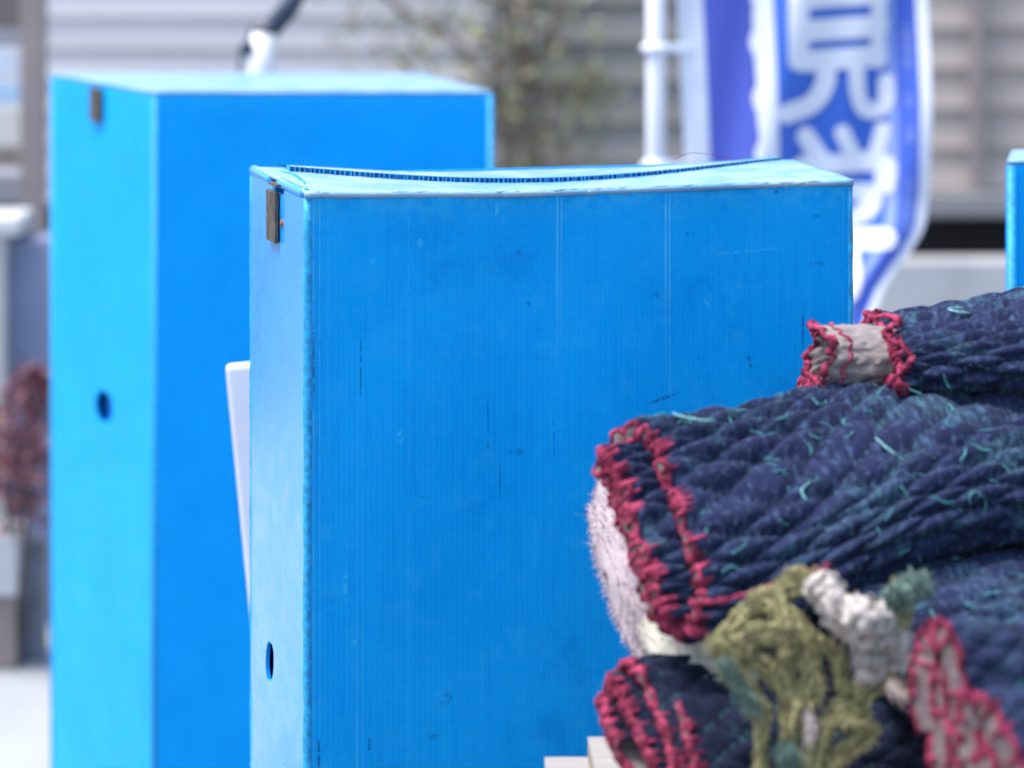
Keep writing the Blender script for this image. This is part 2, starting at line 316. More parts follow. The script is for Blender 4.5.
# ------------------------------------------------------------------ boxes
def panel(name, A, B, z0, z1, mat, parent, th=.005, hole=None, nx=60, nz=60, bulge=None, ztop=None):
    """vertical sheet from A to B (xy), outward normal on the right-hand side of A->B seen from above is -perp"""
    A = Vector((A[0], A[1])); B = Vector((B[0], B[1])); L = (B-A).length; t = (B-A)/L; nrm = Vector((t.y, -t.x))
    vs = []; uv = []; fs = []
    for side in (0, 1):
        for j in range(nz+1):
            for i in range(nx+1):
                u = L*i/nx; zt = z1+(ztop(i/nx) if ztop else 0); z = z0+(zt-z0)*j/nz
                off = (bulge(i/nx, j/nz) if bulge else 0) - (th if side else 0)
                p = A+t*u+nrm*off; vs.append((p.x, p.y, z)); uv.append((u, z))
    N = (nx+1)*(nz+1)
    def inh(i, j):
        if not hole: return False
        u = L*(i+.5)/nx; z = z0+(z1-z0)*(j+.5)/nz
        return hole(u, z)
    for j in range(nz):
        for i in range(nx):
            if inh(i, j): continue
            a = j*(nx+1)+i; fs.append((a, a+1, a+nx+2, a+nx+1)); fs.append((N+a, N+a+nx+1, N+a+nx+2, N+a+1))
            for (di, dj, e0, e1) in ((1, 0, a+1, a+nx+2), (-1, 0, a+nx+1, a), (0, 1, a+nx+2, a+nx+1), (0, -1, a, a+1)):
                ii, jj = i+di, j+dj
                if ii < 0 or jj < 0 or ii >= nx or jj >= nz or inh(ii, jj): fs.append((e1, e0, N+e0, N+e1))
    return meshobj(name, vs, fs, mat, parent, False, uvs=uv)
def bx_corners(A, thw, W, thd, D):
    A = Vector(A); t = Vector((math.cos(thw), math.sin(thw))); dd = Vector((-math.sin(thd), math.cos(thd)))
    return A, A+t*W, A+t*W+dd*D, A+dd*D
# --- the front box
H1 = 1.386
A, B, C, D = bx_corners((-.2435, 4.0), R(16), .69, R(16), .32); C = C+(B-A).normalized()*.034
t1 = (B-A).normalized(); d1 = (D-A).normalized()
fb = empty('blue_box', (A.x, A.y, 0), 'tall scuffed blue corrugated plastic box in sharp focus at the centre, beside the folded blankets', 'box', 'tall blue plastic boxes')
def bul(u, v):   # the soft sheet bows a little
    return .0045*math.sin(math.pi*u)*math.sin(math.pi*min(1, v*1.1)) + .0016*math.sin(u*17+2*math.sin(v*5))*v*math.sin(math.pi*u)**.3
topf = lambda u: .003*(1-u)**4 - .004*math.sin(math.pi*min(1, u*1.15))**2 + .000*u
panel('front_panel', A+t1*.004, B-t1*.003, 0, H1-.004, m_front, fb, bulge=bul, nx=80, nz=80, ztop=topf)
hole = lambda u, z: abs((u-.200)+ (z-.622)*.08)/.0135 + (abs(z-.622)/.024)**2.2 < 1.0
HZ1 = CH-(662+124)/FP*4.17
hc = HZ1
hole = lambda u, z: (abs((u-.125)-(z-hc)*.22)/.024)**2 + (abs(z-hc)/.025)**2.6 < 1.0
def ltop(u):  # D->A; the rim is notched beside the metal clip and torn down
    return -.012 if .50 < u < .66 else (-.004 if u < .5 else -.006)
panel('side_panel', D+(A-D).normalized()*.003, A-(A-D).normalized()*.003, 0, H1, m_side, fb, hole=hole, nx=160, nz=600, bulge=lambda u, v: .002*math.sin(math.pi*u), ztop=ltop)
panel('back_panel', C, D, 0, H1-.004, m_box, fb, nx=4, nz=4); panel('side_panel', B, C, 0, H1-.004, m_box, fb, nx=4, nz=4)
q = MB()
for pnt, r in ((A, .0055), (B, .0045), (D, .0045)):
    inn = {0: (t1+d1), 1: (-t1+d1), 2: (t1-d1)}[[A, B, D].index(pnt)]
    c = pnt+inn*r*.72; q = MB(); q.tube([(c.x+random.uniform(-.0006, .0006), c.y, z) for z in np.linspace(0, H1-.006, 40)], [r*random.uniform(.94, 1.06) for _ in range(40)], 12); q.build('corner_edge', m_rim, fb, True)
# top flaps
def W3(u, d, z):
    u = u+.036*(u/.69)*(d/.32); p = A+t1*u+d1*d; return Vector((p.x, p.y, z))
Wd, Dd = .69, .32
def near_top(u, d):  # height of the near flap: slightly bellied
    uu = u/Wd; return H1+.001+topf(uu)*.6 - .0135*math.sin(math.pi*uu)**1.0*math.sin(math.pi*min(1, d/Dd*.95))*1.0 + .006*(d/Dd)*(1-uu)**3
vs = []; fs = []; nx, ny = 90, 14
for s in (0, 1):
    for j in range(ny+1):
        for i in range(nx+1):
            u = Wd*i/nx; d = .0+.29*j/ny
            e = 0
            if j == 0: e = random.uniform(-.0015, .0015)
            vs.append(W3(u, d+e-(.002 if j == 0 else 0), near_top(u, d)+(-.004*s if j else -.004*s-.001)+random.uniform(-.0003, .0003)))
N = (nx+1)*(ny+1)
for j in range(ny):
    for i in range(nx):
        a = j*(nx+1)+i; fs += [(a, a+1, a+nx+2, a+nx+1), (N+a+nx+1, N+a+nx+2, N+a+1, N+a)]
for i in range(nx): fs.append((i+1, i, N+i, N+i+1)); a = ny*(nx+1)+i; fs.append((a, a+1, N+a+1, N+a))
for j in range(ny):
    a = j*(nx+1); fs.append((a, a+nx+1, N+a+nx+1, N+a)); a += nx; fs.append((a+nx+1, a, N+a, N+a+nx+1))
meshobj('top_flap', vs, fs, m_flap, fb, True)
# far flap: its cut edge with open flutes faces the viewer; edge follows a shallow curve
def edge_d(uu): return .262 - .056*math.sin(math.pi*min(1, uu*1.02))**.8 + .045*uu**6 - .0*uu
rimf = []; flt = MB(); skt = MB(); NF = 110
def far_z(u, d): return near_top(u, min(d, .27))-.0015-.0045*(u/Wd)**4
TH = .0085
vs = []; fs = []
for i in range(NF*2+1):
    u = .035+(Wd-.05)*i/(NF*2); e = edge_d(u/Wd)+random.uniform(-.0006, .0006)
    zt = far_z(u, e)
    back = Dd+.002
    zb = H1-.008 + .002*math.sin(3*u/Wd)
    for (dd_, z) in ((e, zt+TH), (e+.004, zt+TH+.0004), (back, max(zb, zt+TH*.5)), (back, max(zb, zt+TH*.5)-.001), (e+.004, zt+TH-.0008), (e, zt+TH-.0009)): vs.append(W3(u, dd_, z))
for i in range(NF*2):
    for k in range(5): a = i*6+k; fs.append((a, a+6, a+7, a+1))
    a = i*6; fs.append((a+5, a+11, a+6, a))
meshobj('far_flap', vs, fs, m_flap, fb, True)
for i in range(NF+1):   # webs between the skins
    u = .035+(Wd-.05)*(i+random.uniform(-.22, .22))/NF; e = edge_d(u/Wd)+random.uniform(-.0015, .001); zt = far_z(u, e)
    c = W3(u, e+.012, zt+TH/2); flt.box(c, (.0016, .022, TH-.001), zrot(R(16)+random.uniform(-.12, .12)))
flt.build('flute_web', m_rim, fb)
vs = []; fs = []
for i in range(NF+1):
    u = .035+(Wd-.05)*i/NF; e = edge_d(u/Wd); zt = far_z(u, e)
    vs += [W3(u, e+.003, zt+.0002), W3(u, e+.003, zt+.0010), W3(u, e+.008, zt+.0010), W3(u, e+.008, zt+TH-.0010)]
for i in range(NF):
    a = i*4; fs += [(a, a+4, a+5, a+1), (a+1, a+5, a+6, a+2), (a+2, a+6, a+7, a+3)]
meshobj('lower_skin', vs, fs, m_flute, fb, False)
# rolled rims of the left flap either side of the notch
q = MB()
for a, b in ((.004, .115), (.165, .305)):
    pts = [W3(.004, Dd-d, H1-.001+(.003 if b < .12 else 0)*(1-d/.115)) for d in np.linspace(a, b, 12)]
    q = MB(); q.tube(pts, .0065, 12); q.build('side_flap_rim', m_side, fb, True)
q = MB(); q.tube([W3(.004, Dd-.002, H1-.004), W3(.02, Dd-.05, H1+.004), W3(.03, Dd-.12, H1+.0045), W3(.025, .12, H1+.002), W3(.012, .05, H1+.0005), W3(.03, .01, H1-.001), W3(.10, .003, H1-.003)], .0022, 6)
q.build('torn_edge', m_flute, fb, True)
q = MB(); q.tube([W3(Wd*i/60, .0005+random.uniform(-.0006, .0006), H1-.0035+topf(i/60)*.8) for i in range(61)], [.0042*random.uniform(.85, 1.12) for _ in range(61)], 10); q.build('front_fold', m_flap, fb, True)
# ragged fibres where the top edge is worn
q = MB()
for i in range(420):
    u = random.random()**1.3*Wd if i % 3 else random.uniform(0, Wd)
    b = W3(u, -.001, H1-.004+topf(u/Wd)+random.uniform(-.004, .003)); q.tube([b, b+Vector((random.uniform(-.003, .003), -random.uniform(.0005, .003), random.uniform(-.003, .004)))], [.0006, .0002], 4)
q.build('frayed_edge', m_flap, fb, True)
# metal clip with rivet
ax = zrot(R(16)+R(90))
def S3(d, z, off): p = A+d1*d-t1*off; return Vector((p.x, p.y, z))
q = MB(); q.box(S3(.157, H1-.041, .006), (.052, .005, .062), ax, .0012); clip = q.build('metal_clip', m_strap, fb)
q = MB(); q.box(S3(.150, H1-.0015, .001), (.05, .014, .003), ax, .0008); q.build('clip_hook', m_strap, fb)
q = MB(); q.tube([S3(.118, H1-.046, -.001), S3(.118, H1-.046, .004)], [.006, .004], 12); q.build('rivet', m_rivet, fb, True)

iu = .125; pi_ = [(D+(A-D).normalized()*q_+Vector((t1.x, t1.y))*.022) for q_ in (iu-.07, iu+.09)]
panel('added_hole_backing', pi_[0], pi_[1], hc-.2, hc+.2, m_inner, fb, nx=2, nz=2)  # added sheet; its blue stands in for light coming through the plastic
# --- rear box
def qbox(name, label, pts, H, mats, clip_at=None, hole_at=None, sag=0):
    A, B, C, D = [Vector(p) for p in pts]
    e = empty(name, (A.x, A.y, 0), label, 'box', 'tall blue plastic boxes')
    hl = None
    if hole_at:
        hu, hz = hole_at; hl = lambda u, z: ((u-hu-(z-hz)*.15)/.05)**2+(abs(z-hz)/.028)**2.4 < 1
    panel('front_panel', A, B, 0, H-.005, mats[0], e, nx=40, nz=40, bulge=lambda u, v: .004*math.sin(math.pi*u)*math.sin(math.pi*v), ztop=lambda u: -sag*u)
    panel('side_panel', D, A, 0, H-.005, mats[1], e, nx=70, nz=240, hole=hl)
    panel('side_panel', B, C, 0, H-.005-sag, mats[0], e, nx=4, nz=4); panel('back_panel', C, D, 0, H-.008, mats[0], e, nx=4, nz=4)
    if hole_at:
        dq = (A-D).normalized(); iq = Vector((-dq.y, dq.x)); pp_ = [D+dq*(hole_at[0]+o_)+iq*.02 for o_ in (-.12, .12)]
        panel('added_hole_backing', pp_[0], pp_[1], hole_at[1]-.2, hole_at[1]+.2, m_inner, e, nx=2, nz=2)  # added backing, imitates the interior lit through the box walls
    vs = []; n = 24; fs = []
    for s in (0, 1):
        for j in range(n+1):
            for i in range(n+1):
                u, v = i/n, j/n; p = (A*(1-u)+B*u)*(1-v)+(D*(1-u)+C*u)*v
                vs.append((p.x, p.y, H+.001-sag*u*(1-v)+.003*math.sin(math.pi*u)*math.sin(math.pi*v)-.0045*s))
    N = (n+1)**2
    for j in range(n):
        for i in range(n):
            a = j*(n+1)+i; fs += [(a, a+1, a+n+2, a+n+1), (N+a+n+1, N+a+n+2, N+a+1, N+a)]
    for i in range(n):
        fs.append((i+1, i, N+i, N+i+1)); a = n*(n+1)+i; fs.append((a, a+1, N+a+1, N+a)); a = i*(n+1); fs.append((a, a+n+1, N+a+n+1, N+a)); a = i*(n+1)+n; fs.append((a+n+1, a, N+a, N+a+n+1))
    meshobj('top_flap', vs, fs, m_flap, e, True)
    q = MB(); ce = (A+B+C+D)/4
    for p in (A, B, D):
        c = p+(ce-p).normalized()*.007; q = MB(); q.tube([(c.x, c.y, 0), (c.x, c.y, H-.006-(sag if p is B else 0))], .0065, 12); q.build('corner_edge', m_rim, e, True)
    if clip_at:
        dd, zc = clip_at; dv = (D-A).normalized(); nv = Vector((-dv.y, dv.x)); p = A+dv*dd+nv*.006
        ang = math.atan2(dv.y, dv.x)
        q = MB(); q.box((p.x, p.y, zc), (.058, .006, .062), zrot(ang), .0012); q.build('metal_clip', m_strap, e)
    return e
m_side2 = box_mat('blue_corrugated_side_painted_light', worn=.4, base=(.0, .37, .90, 1), rough=.42)  # lighter copy of the box blue; light on this side painted in
qbox('blue_box', 'tall blue plastic box at the left behind, its bright side with a handle hole', [(-.62, 5.86), (-.032, 5.92), (-.165, 6.40), (-.868, 6.40)], 1.3885, [m_box, m_side2], clip_at=(.30, 1.348), hole_at=(.585-.262, CH-(409+124)/FP*6.08), sag=.004)
# --- right box
qbox('blue_box', 'blue plastic box cut off at the right edge of the photo above the blankets', [(xat(1007, 4.75), 4.75), (xat(1006, 4.75)+.62, 4.84), (xat(1006, 4.75)+.60, 5.02), (xat(1012, 4.93), 4.93)], CH-(161+124)/FP*4.75, [m_box, m_side])

# white board leaning behind the front box
q = MB()
a = P(226, 365, 4.75); b = P(253, 640, 4.75); dirv = (a-b).normalized()
b0 = a-dirv*((a.z-.002)/dirv.z*1.0)
Mx = Matrix.Rotation(math.atan2(dirv.x, dirv.z), 3, 'Y')
mid = (a+b0)/2; ln = (a-b0).length
q.box(mid+Mx @ Vector((.15, 0, 0)), (.30, .03, ln), Mx, .006)
tag(q.build('white_board', m_white), 'white board leaning between the two larger blue boxes, only its tilted edge showing', 'board')

# ------------------------------------------------------------------ white post with dark handlebar behind the rear box
hb = empty('bicycle_front', (xat(262, 7.0), 7.0, 0), 'white tube with a dark clamp and slanting handlebar rising behind the rear blue box', 'bicycle')
m_black = simple('black_rubber', (.035, .045, .085, 1), .35, 30, .3, .1)
q = MB(); q.tube([(xat(258, 7.0), 7.0, .02), P(260, 75, 7.0), P(263, 34, 7.0)], [.027, .027, .024], 16); q.build('steering_tube', simple('white_paint', (.80, .82, .84, 1), .3, 20, .05, 0), hb, True)
q = MB(); q.tube(smooth_path([P(247, 50, 6.98), P(256, 36, 7.04), P(270, 28, 7.05), P(284, 14, 7.05), P(300, -8, 7.05), P(318, -34, 7.05)], 20), [.014]*4+[.022]*10+[.018]*6, 12); q.build('handlebar', m_black, hb, True)
q = MB(); q.tube(smooth_path([P(258, 40, 7.05), P(270, 32, 7.05), P(283, 24, 7.05)], 8), [.020, .02, .02, .02, .018, .016, .014, .010], 12); q.build('clamp', m_black, hb, True)
q = MB(); q.tube(smooth_path([P(285, 15, 7.08), P(262, 28, 7.08), P(243, 45, 7.07), P(240, 62, 7.07), P(243, 110, 7.07)], 20), .0035, 8); q.build('cable', m_black, hb, True)

# ------------------------------------------------------------------ banner
YB = 6.8
ban = empty('advertising_banner', (xat(656, YB), YB, 0), 'tall blue and white cloth banner with large white Japanese characters on a white pole', 'banner')
def lx(y): return 677+.05*y
_rk = [(-400, 935), (0, 928), (100, 931), (190, 929), (225, 924), (245, 912), (262, 898), (285, 881), (310, 869), (340, 862), (460, 850)]
def rx(y):
    for (a, b), (c, d) in zip(_rk, _rk[1:]):
        if y <= c: t = (y-a)/(c-a); return b+(d-b)*t
    return _rk[-1][1]
def bpos(px, py, lift=0):
    l, r = lx(py), rx(py); u = (px-l)/(r-l)
    crv = max(0, (py-200)/120); 
    y = YB + .018*math.sin(u*9+py*.012)+.010*math.sin(u*21+1+py*.02) + .10*crv*u*math.sin(u*5)
    x = (px-512)/FP*YB + .0*y
    return Vector((x, y-lift, zat(py, YB)))
def band(name, u0f, u1f, y0, y1, mat, parent, lift=0, nx=10, ny=90, th=.0008):
    vs = []; fs = []
    for s in (0, 1):
        for j in range(ny+1):
            py = y0+(y1-y0)*j/ny; l, r = lx(py), rx(py); a = u0f(py) if callable(u0f) else u0f; b = u1f(py) if callable(u1f) else u1f
            for i in range(nx+1):
                u = a+(b-a)*i/nx; vs.append(bpos(l+(r-l)*u, py, lift-(th if s else 0)))
    N = (nx+1)*(ny+1)
    for j in range(ny):
        for i in range(nx): a = j*(nx+1)+i; fs += [(a, a+nx+1, a+nx+2, a+1), (N+a+1, N+a+nx+2, N+a+nx+1, N+a)]
    for j in range(ny):
        a = j*(nx+1); fs.append((a, N+a, N+a+nx+1, a+nx+1)); a += nx; fs.append((a, a+nx+1, N+a+nx+1, N+a))
    return meshobj(name, vs, fs, mat, parent, True)
def cloth(n, c, rough=.7):
    m = NT(n); m.set('Base Color', c); m.set('Roughness', rough); m.set('Sheen Weight', .1); return m.m
m_bshade = cloth('banner_painted_shade', (.085, .125, .56, 1)); m_bblue = cloth('banner_blue', (.045, .16, .64, 1)); m_bw = cloth('banner_white', (.84, .87, .93, 1)); m_pale = cloth('banner_pale', (.28, .38, .78, 1)); m_bb2 = cloth('banner_right_blue', (.06, .14, .62, 1))
wav = lambda base, amp: (lambda py: base+amp*math.sin(py*.11)+amp*.6*math.sin(py*.23+1))
Y0, Y1 = -380, 440
e = .004
band('white_border', 0, .105, Y0, Y1, m_bw, ban)
band('blue_field_painted_shade', .105, wav(.295, .010), Y0, Y1, m_bshade, ban)  # violet tint paints shade and translucency into the blue cloth
band('white_stripe', wav(.295, .010), .382, Y0, Y1, m_bw, ban)
band('blue_field', .382, .825, Y0, Y1, m_bblue, ban, nx=24)
band('pale_stripe', .825, .87, Y0, Y1, m_pale, ban)
band('blue_stripe', .87, .955, Y0, Y1, m_bb2, ban)
band('white_border', .955, 1.0, Y0, Y1, m_bw, ban)
def stroke(mb, pts, wd, lift=.0025, n=26):
    wd *= 1.1 if wd > 12 and wd < 19.5 else 1
    c = smooth_path([Vector((a, b, 0)) for a, b in pts], n) if len(pts) > 2 else [Vector((pts[0][0]+(pts[1][0]-pts[0][0])*i/(n-1), pts[0][1]+(pts[1][1]-pts[0][1])*i/(n-1), 0)) for i in range(n)]
    def cap(p, sgn, t):
        out = []
        for k in range(1, 6):
            ang = math.pi/2*k/5; out.append((p+t*sgn*math.sin(ang)*wd/2, math.cos(ang)*wd/2))
        return out
    rows = [(p, wd/2) for p in c]; t0 = (c[1]-c[0]).normalized(); t1_ = (c[-1]-c[-2]).normalized()
    rows = cap(c[0], -1, t0)[::-1]+rows+cap(c[-1], 1, t1_)
    vs = []; 
    for i, (p, h) in enumerate(rows):
        a = rows[max(i-1, 0)][0]; b = rows[min(i+1, len(rows)-1)][0]; t = (b-a).normalized() if (b-a).length > 1e-6 else t0; nn = Vector((-t.y, t.x, 0))
        for s in (-1, -.5, 0, .5, 1): q = p+nn*h*s; vs.append(bpos(q.x, q.y, lift))
    mb.add(vs, [(i*5+k, i*5+k+1, (i+1)*5+k+1, (i+1)*5+k) for i in range(len(rows)-1) for k in range(4)])
L = MB()
# 見 (its box, two inner bars left blue, two legs)
stroke(L, [(798, -75), (798, 60)], 19); stroke(L, [(879, -75), (879, 62)], 14, .0027)
stroke(L, [(800, -76), (879, -80)], 18, .0029); stroke(L, [(800, -3), (878, -8)], 24, .0031); stroke(L, [(800, 31), (878, 26)], 22, .0033); stroke(L, [(803, 61), (878, 56)], 21, .0035)
stroke(L, [(800, -38), (878, -43)], 22, .0034)
stroke(L, [(827, 62), (824, 86), (811, 104), (786, 113)], 18, .0037); stroke(L, [(857, 60), (858, 90), (864, 108), (876, 111), (886, 103), (887, 82)], 15, .0039)
# 学
stroke(L, [(806, 136), (820, 158)], 17); stroke(L, [(843, 133), (853, 154)], 15, .0027); stroke(L, [(883, 130), (876, 156)], 14, .0029)
stroke(L, [(800, 186), (802, 167), (840, 164), (883, 163), (884, 184)], 18, .0031)
stroke(L, [(815, 195), (850, 192), (872, 195), (866, 210), (845, 222)], 16, .0033); stroke(L, [(800, 240), (845, 238), (884, 236)], 19, .0035); stroke(L, [(846, 222), (848, 255), (846, 285), (828, 292)], 17, .0037)
# 会 continues below, mostly hidden
stroke(L, [(838, 320), (815, 345), (795, 360)], 15); stroke(L, [(838, 320), (850, 345)], 13, .0027)
L.build('lettering', m_bw, ban, True)
S = MB()
random.seed(9)
def small(y0, n, step, w=9):
    for k in range(n):
        y = y0+k*step; l, r = lx(y), rx(y); cx = l+(r-l)*.915
        stroke(S, [(cx-w/2, y), (cx+w/2, y-.5)], 1.3, .0024, 3); stroke(S, [(cx+random.uniform(-2, 2), y-2.4), (cx+random.uniform(-2, 2), y+2.4)], 1.3, .0026, 3)
        if k % 2: stroke(S, [(cx-w/2, y+2.5), (cx+w/2, y+2.5)], 1.2, .0028, 3)
small(28, 7, 6.5); small(96, 2, 6.5, 7); small(128, 3, 6, 9); small(180, 8, 6.3)
S.build('small_print', m_pale, ban, True)
q = MB(); q.tube([(xat(656, YB), YB, .0), (xat(656, YB), YB, 2.35)], .0195, 16); q.build('pole', simple('white_pole', (.78, .80, .83, 1), .35, 9, .04, 0), ban, True)
for py in (-300, -190, -70, 48, 165, 290, 400):
    q = MB(); z = zat(py, YB); c = Vector((xat(656, YB), YB, z))
    q.tube([c+Vector((.022*math.cos(a), .022*math.sin(a), 0)) for a in np.linspace(0, 2*math.pi, 18)], .009, 8, False)
    q.box((xat(678, YB)+.0, YB-.006, z), (.060, .004, .020), bev=.001); q.build('loop', m_bw, ban, True)
q = MB(); q.tube([(xat(656, YB), YB, -.0), (xat(656, YB), YB, .012), (xat(656, YB), YB, .09), (xat(656, YB), YB, .10)], [.19, .19, .16, .10], 24); q.build('base', m_white, ban, True)

# ------------------------------------------------------------------ blankets
def blanket_mat(name, base, lint, amt=.5, yarn=(.10, .34, .36, 1), seam=.25):
    m = NT(name); uvn = m.n('ShaderNodeUVMap'); at = m.n('ShaderNodeAttribute', attribute_name='quilt'); sm_ = m.n('ShaderNodeAttribute', attribute_name='stitch')
    uv = uvn.outputs[0]
    c = m.mix(m.ramp(m.noise(uv, 30, 5), .3, .7), mul4(base, .75), mul4(base, 1.25))
    c = m.mix(m.math('MULTIPLY', m.ramp(m.noise(uv, 120, 4, .7), .50, .70), amt), c, lint)
    blot = m.math('MULTIPLY', m.ramp(m.noise(uv, 13, 5, .65), .50, .64), m.ramp(m.noise(uv, 170, 4, .8), .42, .6))
    c = m.mix(m.math('MULTIPLY', blot, amt*.6), c, yarn)
    mp = m.n('ShaderNodeMapping'); m.t.links.new(uv, mp.inputs[0]); mp.inputs['Scale'].default_value = (1, .25, 1); mp.inputs['Rotation'].default_value = (0, 0, .9)
    c = m.mix(m.math('MULTIPLY', sm_.outputs['Fac'], .65), c, yarn)
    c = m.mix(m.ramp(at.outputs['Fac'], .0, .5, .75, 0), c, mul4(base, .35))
    m.set('Base Color', c); m.set('Roughness', .95); m.set('Specular IOR Level', .1); m.set('Sheen Weight', .07); m.set('Sheen Roughness', .5); m.set('Sheen Tint', (.6, .7, 1, 1))
    m.bump(m.math('ADD', m.noise(uv, 260, 4, .7), m.math('MULTIPLY', m.noise(mp.outputs[0], 420, 3), .7)), .7, .0025)
    return m.m
NAVY = (.015, .021, .060, 1)
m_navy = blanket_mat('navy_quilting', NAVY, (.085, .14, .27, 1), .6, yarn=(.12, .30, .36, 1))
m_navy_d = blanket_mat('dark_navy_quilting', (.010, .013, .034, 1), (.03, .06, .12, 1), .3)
m_canvas = simple('grey_canvas', (.27, .24, .24, 1), .95, 60, .25, .6, .1, 0, 'UV', (1, 1, 1))
m_batting = simple('grey_batting', (.20, .165, .17, 1), .95, 120, .35, .6, .1)
m_red = simple('crimson_yarn', (.33, .05, .105, 1), .95, 70, .75, .6, .05)
m_teal = simple('teal_yarn', (.09, .33, .35, 1), .85, 150, .3, .3, .1)
m_tealp = simple('pale_teal_yarn', (.20, .44, .48, 1), .85, 150, .3, .3, .1)

def spiral(th, la, lb, rot, turns, gap, start=-.5):
    """points (w,z) of a folded sheet seen end-on; theta runs from inside out"""
    out = []
    for k in th:
        f = k            # 0 inside .. 1 outside
        ang = start*math.pi + (f-1)*turns*2*math.pi
        shr = (1-f)*turns*gap
        a = max(la-shr, .012); b = max(lb-shr, .006)
        ca, sa = math.cos(ang), math.sin(ang); pw = .78
        x = a*math.copysign(abs(ca)**pw, ca); z = b*math.copysign(abs(sa)**pw, sa)
        out.append((x*math.cos(rot)-z*math.sin(rot), x*math.sin(rot)+z*math.cos(rot)))
    return np.array(out)
def tubes_along(pts, rad, rng, lump=.35, per=.006, n=7):
    lump *= .35
    """lumpy overlocked yarn"""
    mb = MB(); pts = [Vector(p) for p in pts]
    L_ = 0; rs = []; pp = []
    for i, p in enumerate(pts):
        if i: L_ += (p-pts[i-1]).length
        rs.append(rad*(1+lump*math.sin(2*math.pi*L_/per)+rng.normal(0, .34)))
        pp.append(p+Vector(rng.normal(0, rad*.38, 3)))
    mb.tube(pp, [max(r, rad*.4) for r in rs], n); return mb
def fuzz_mesh(P_, N_, n, length, width, rng, droop=.3, curl=.6):
    idx = rng.integers(0, len(P_), n); p = P_[idx]; nn = N_[idx]+rng.normal(0, curl, (n, 3)); nn /= np.linalg.norm(nn, axis=1)[:, None]
    ll = length*rng.uniform(.4, 1.2, n)[:, None]; side = np.cross(nn, rng.normal(0, 1, (n, 3))); side /= np.linalg.norm(side, axis=1)[:, None]
    wd = width*rng.uniform(.6, 1.3, n)[:, None]
    mid = p+nn*ll*.55+side*0; tip = p+nn*ll+rng.normal(0, 1, (n, 3))*ll*.25; tip[:, 2] -= (ll*droop)[:, 0]
    V = np.concatenate([p-side*wd, p+side*wd, mid+side*wd*.8, mid-side*wd*.8, tip]); k = np.arange(n)
    F = [tuple(x) for x in np.stack([k, k+n, k+2*n, k+3*n], 1)]+[tuple(x) for x in np.stack([k+3*n, k+2*n, k+4*n], 1)]
    return V, F
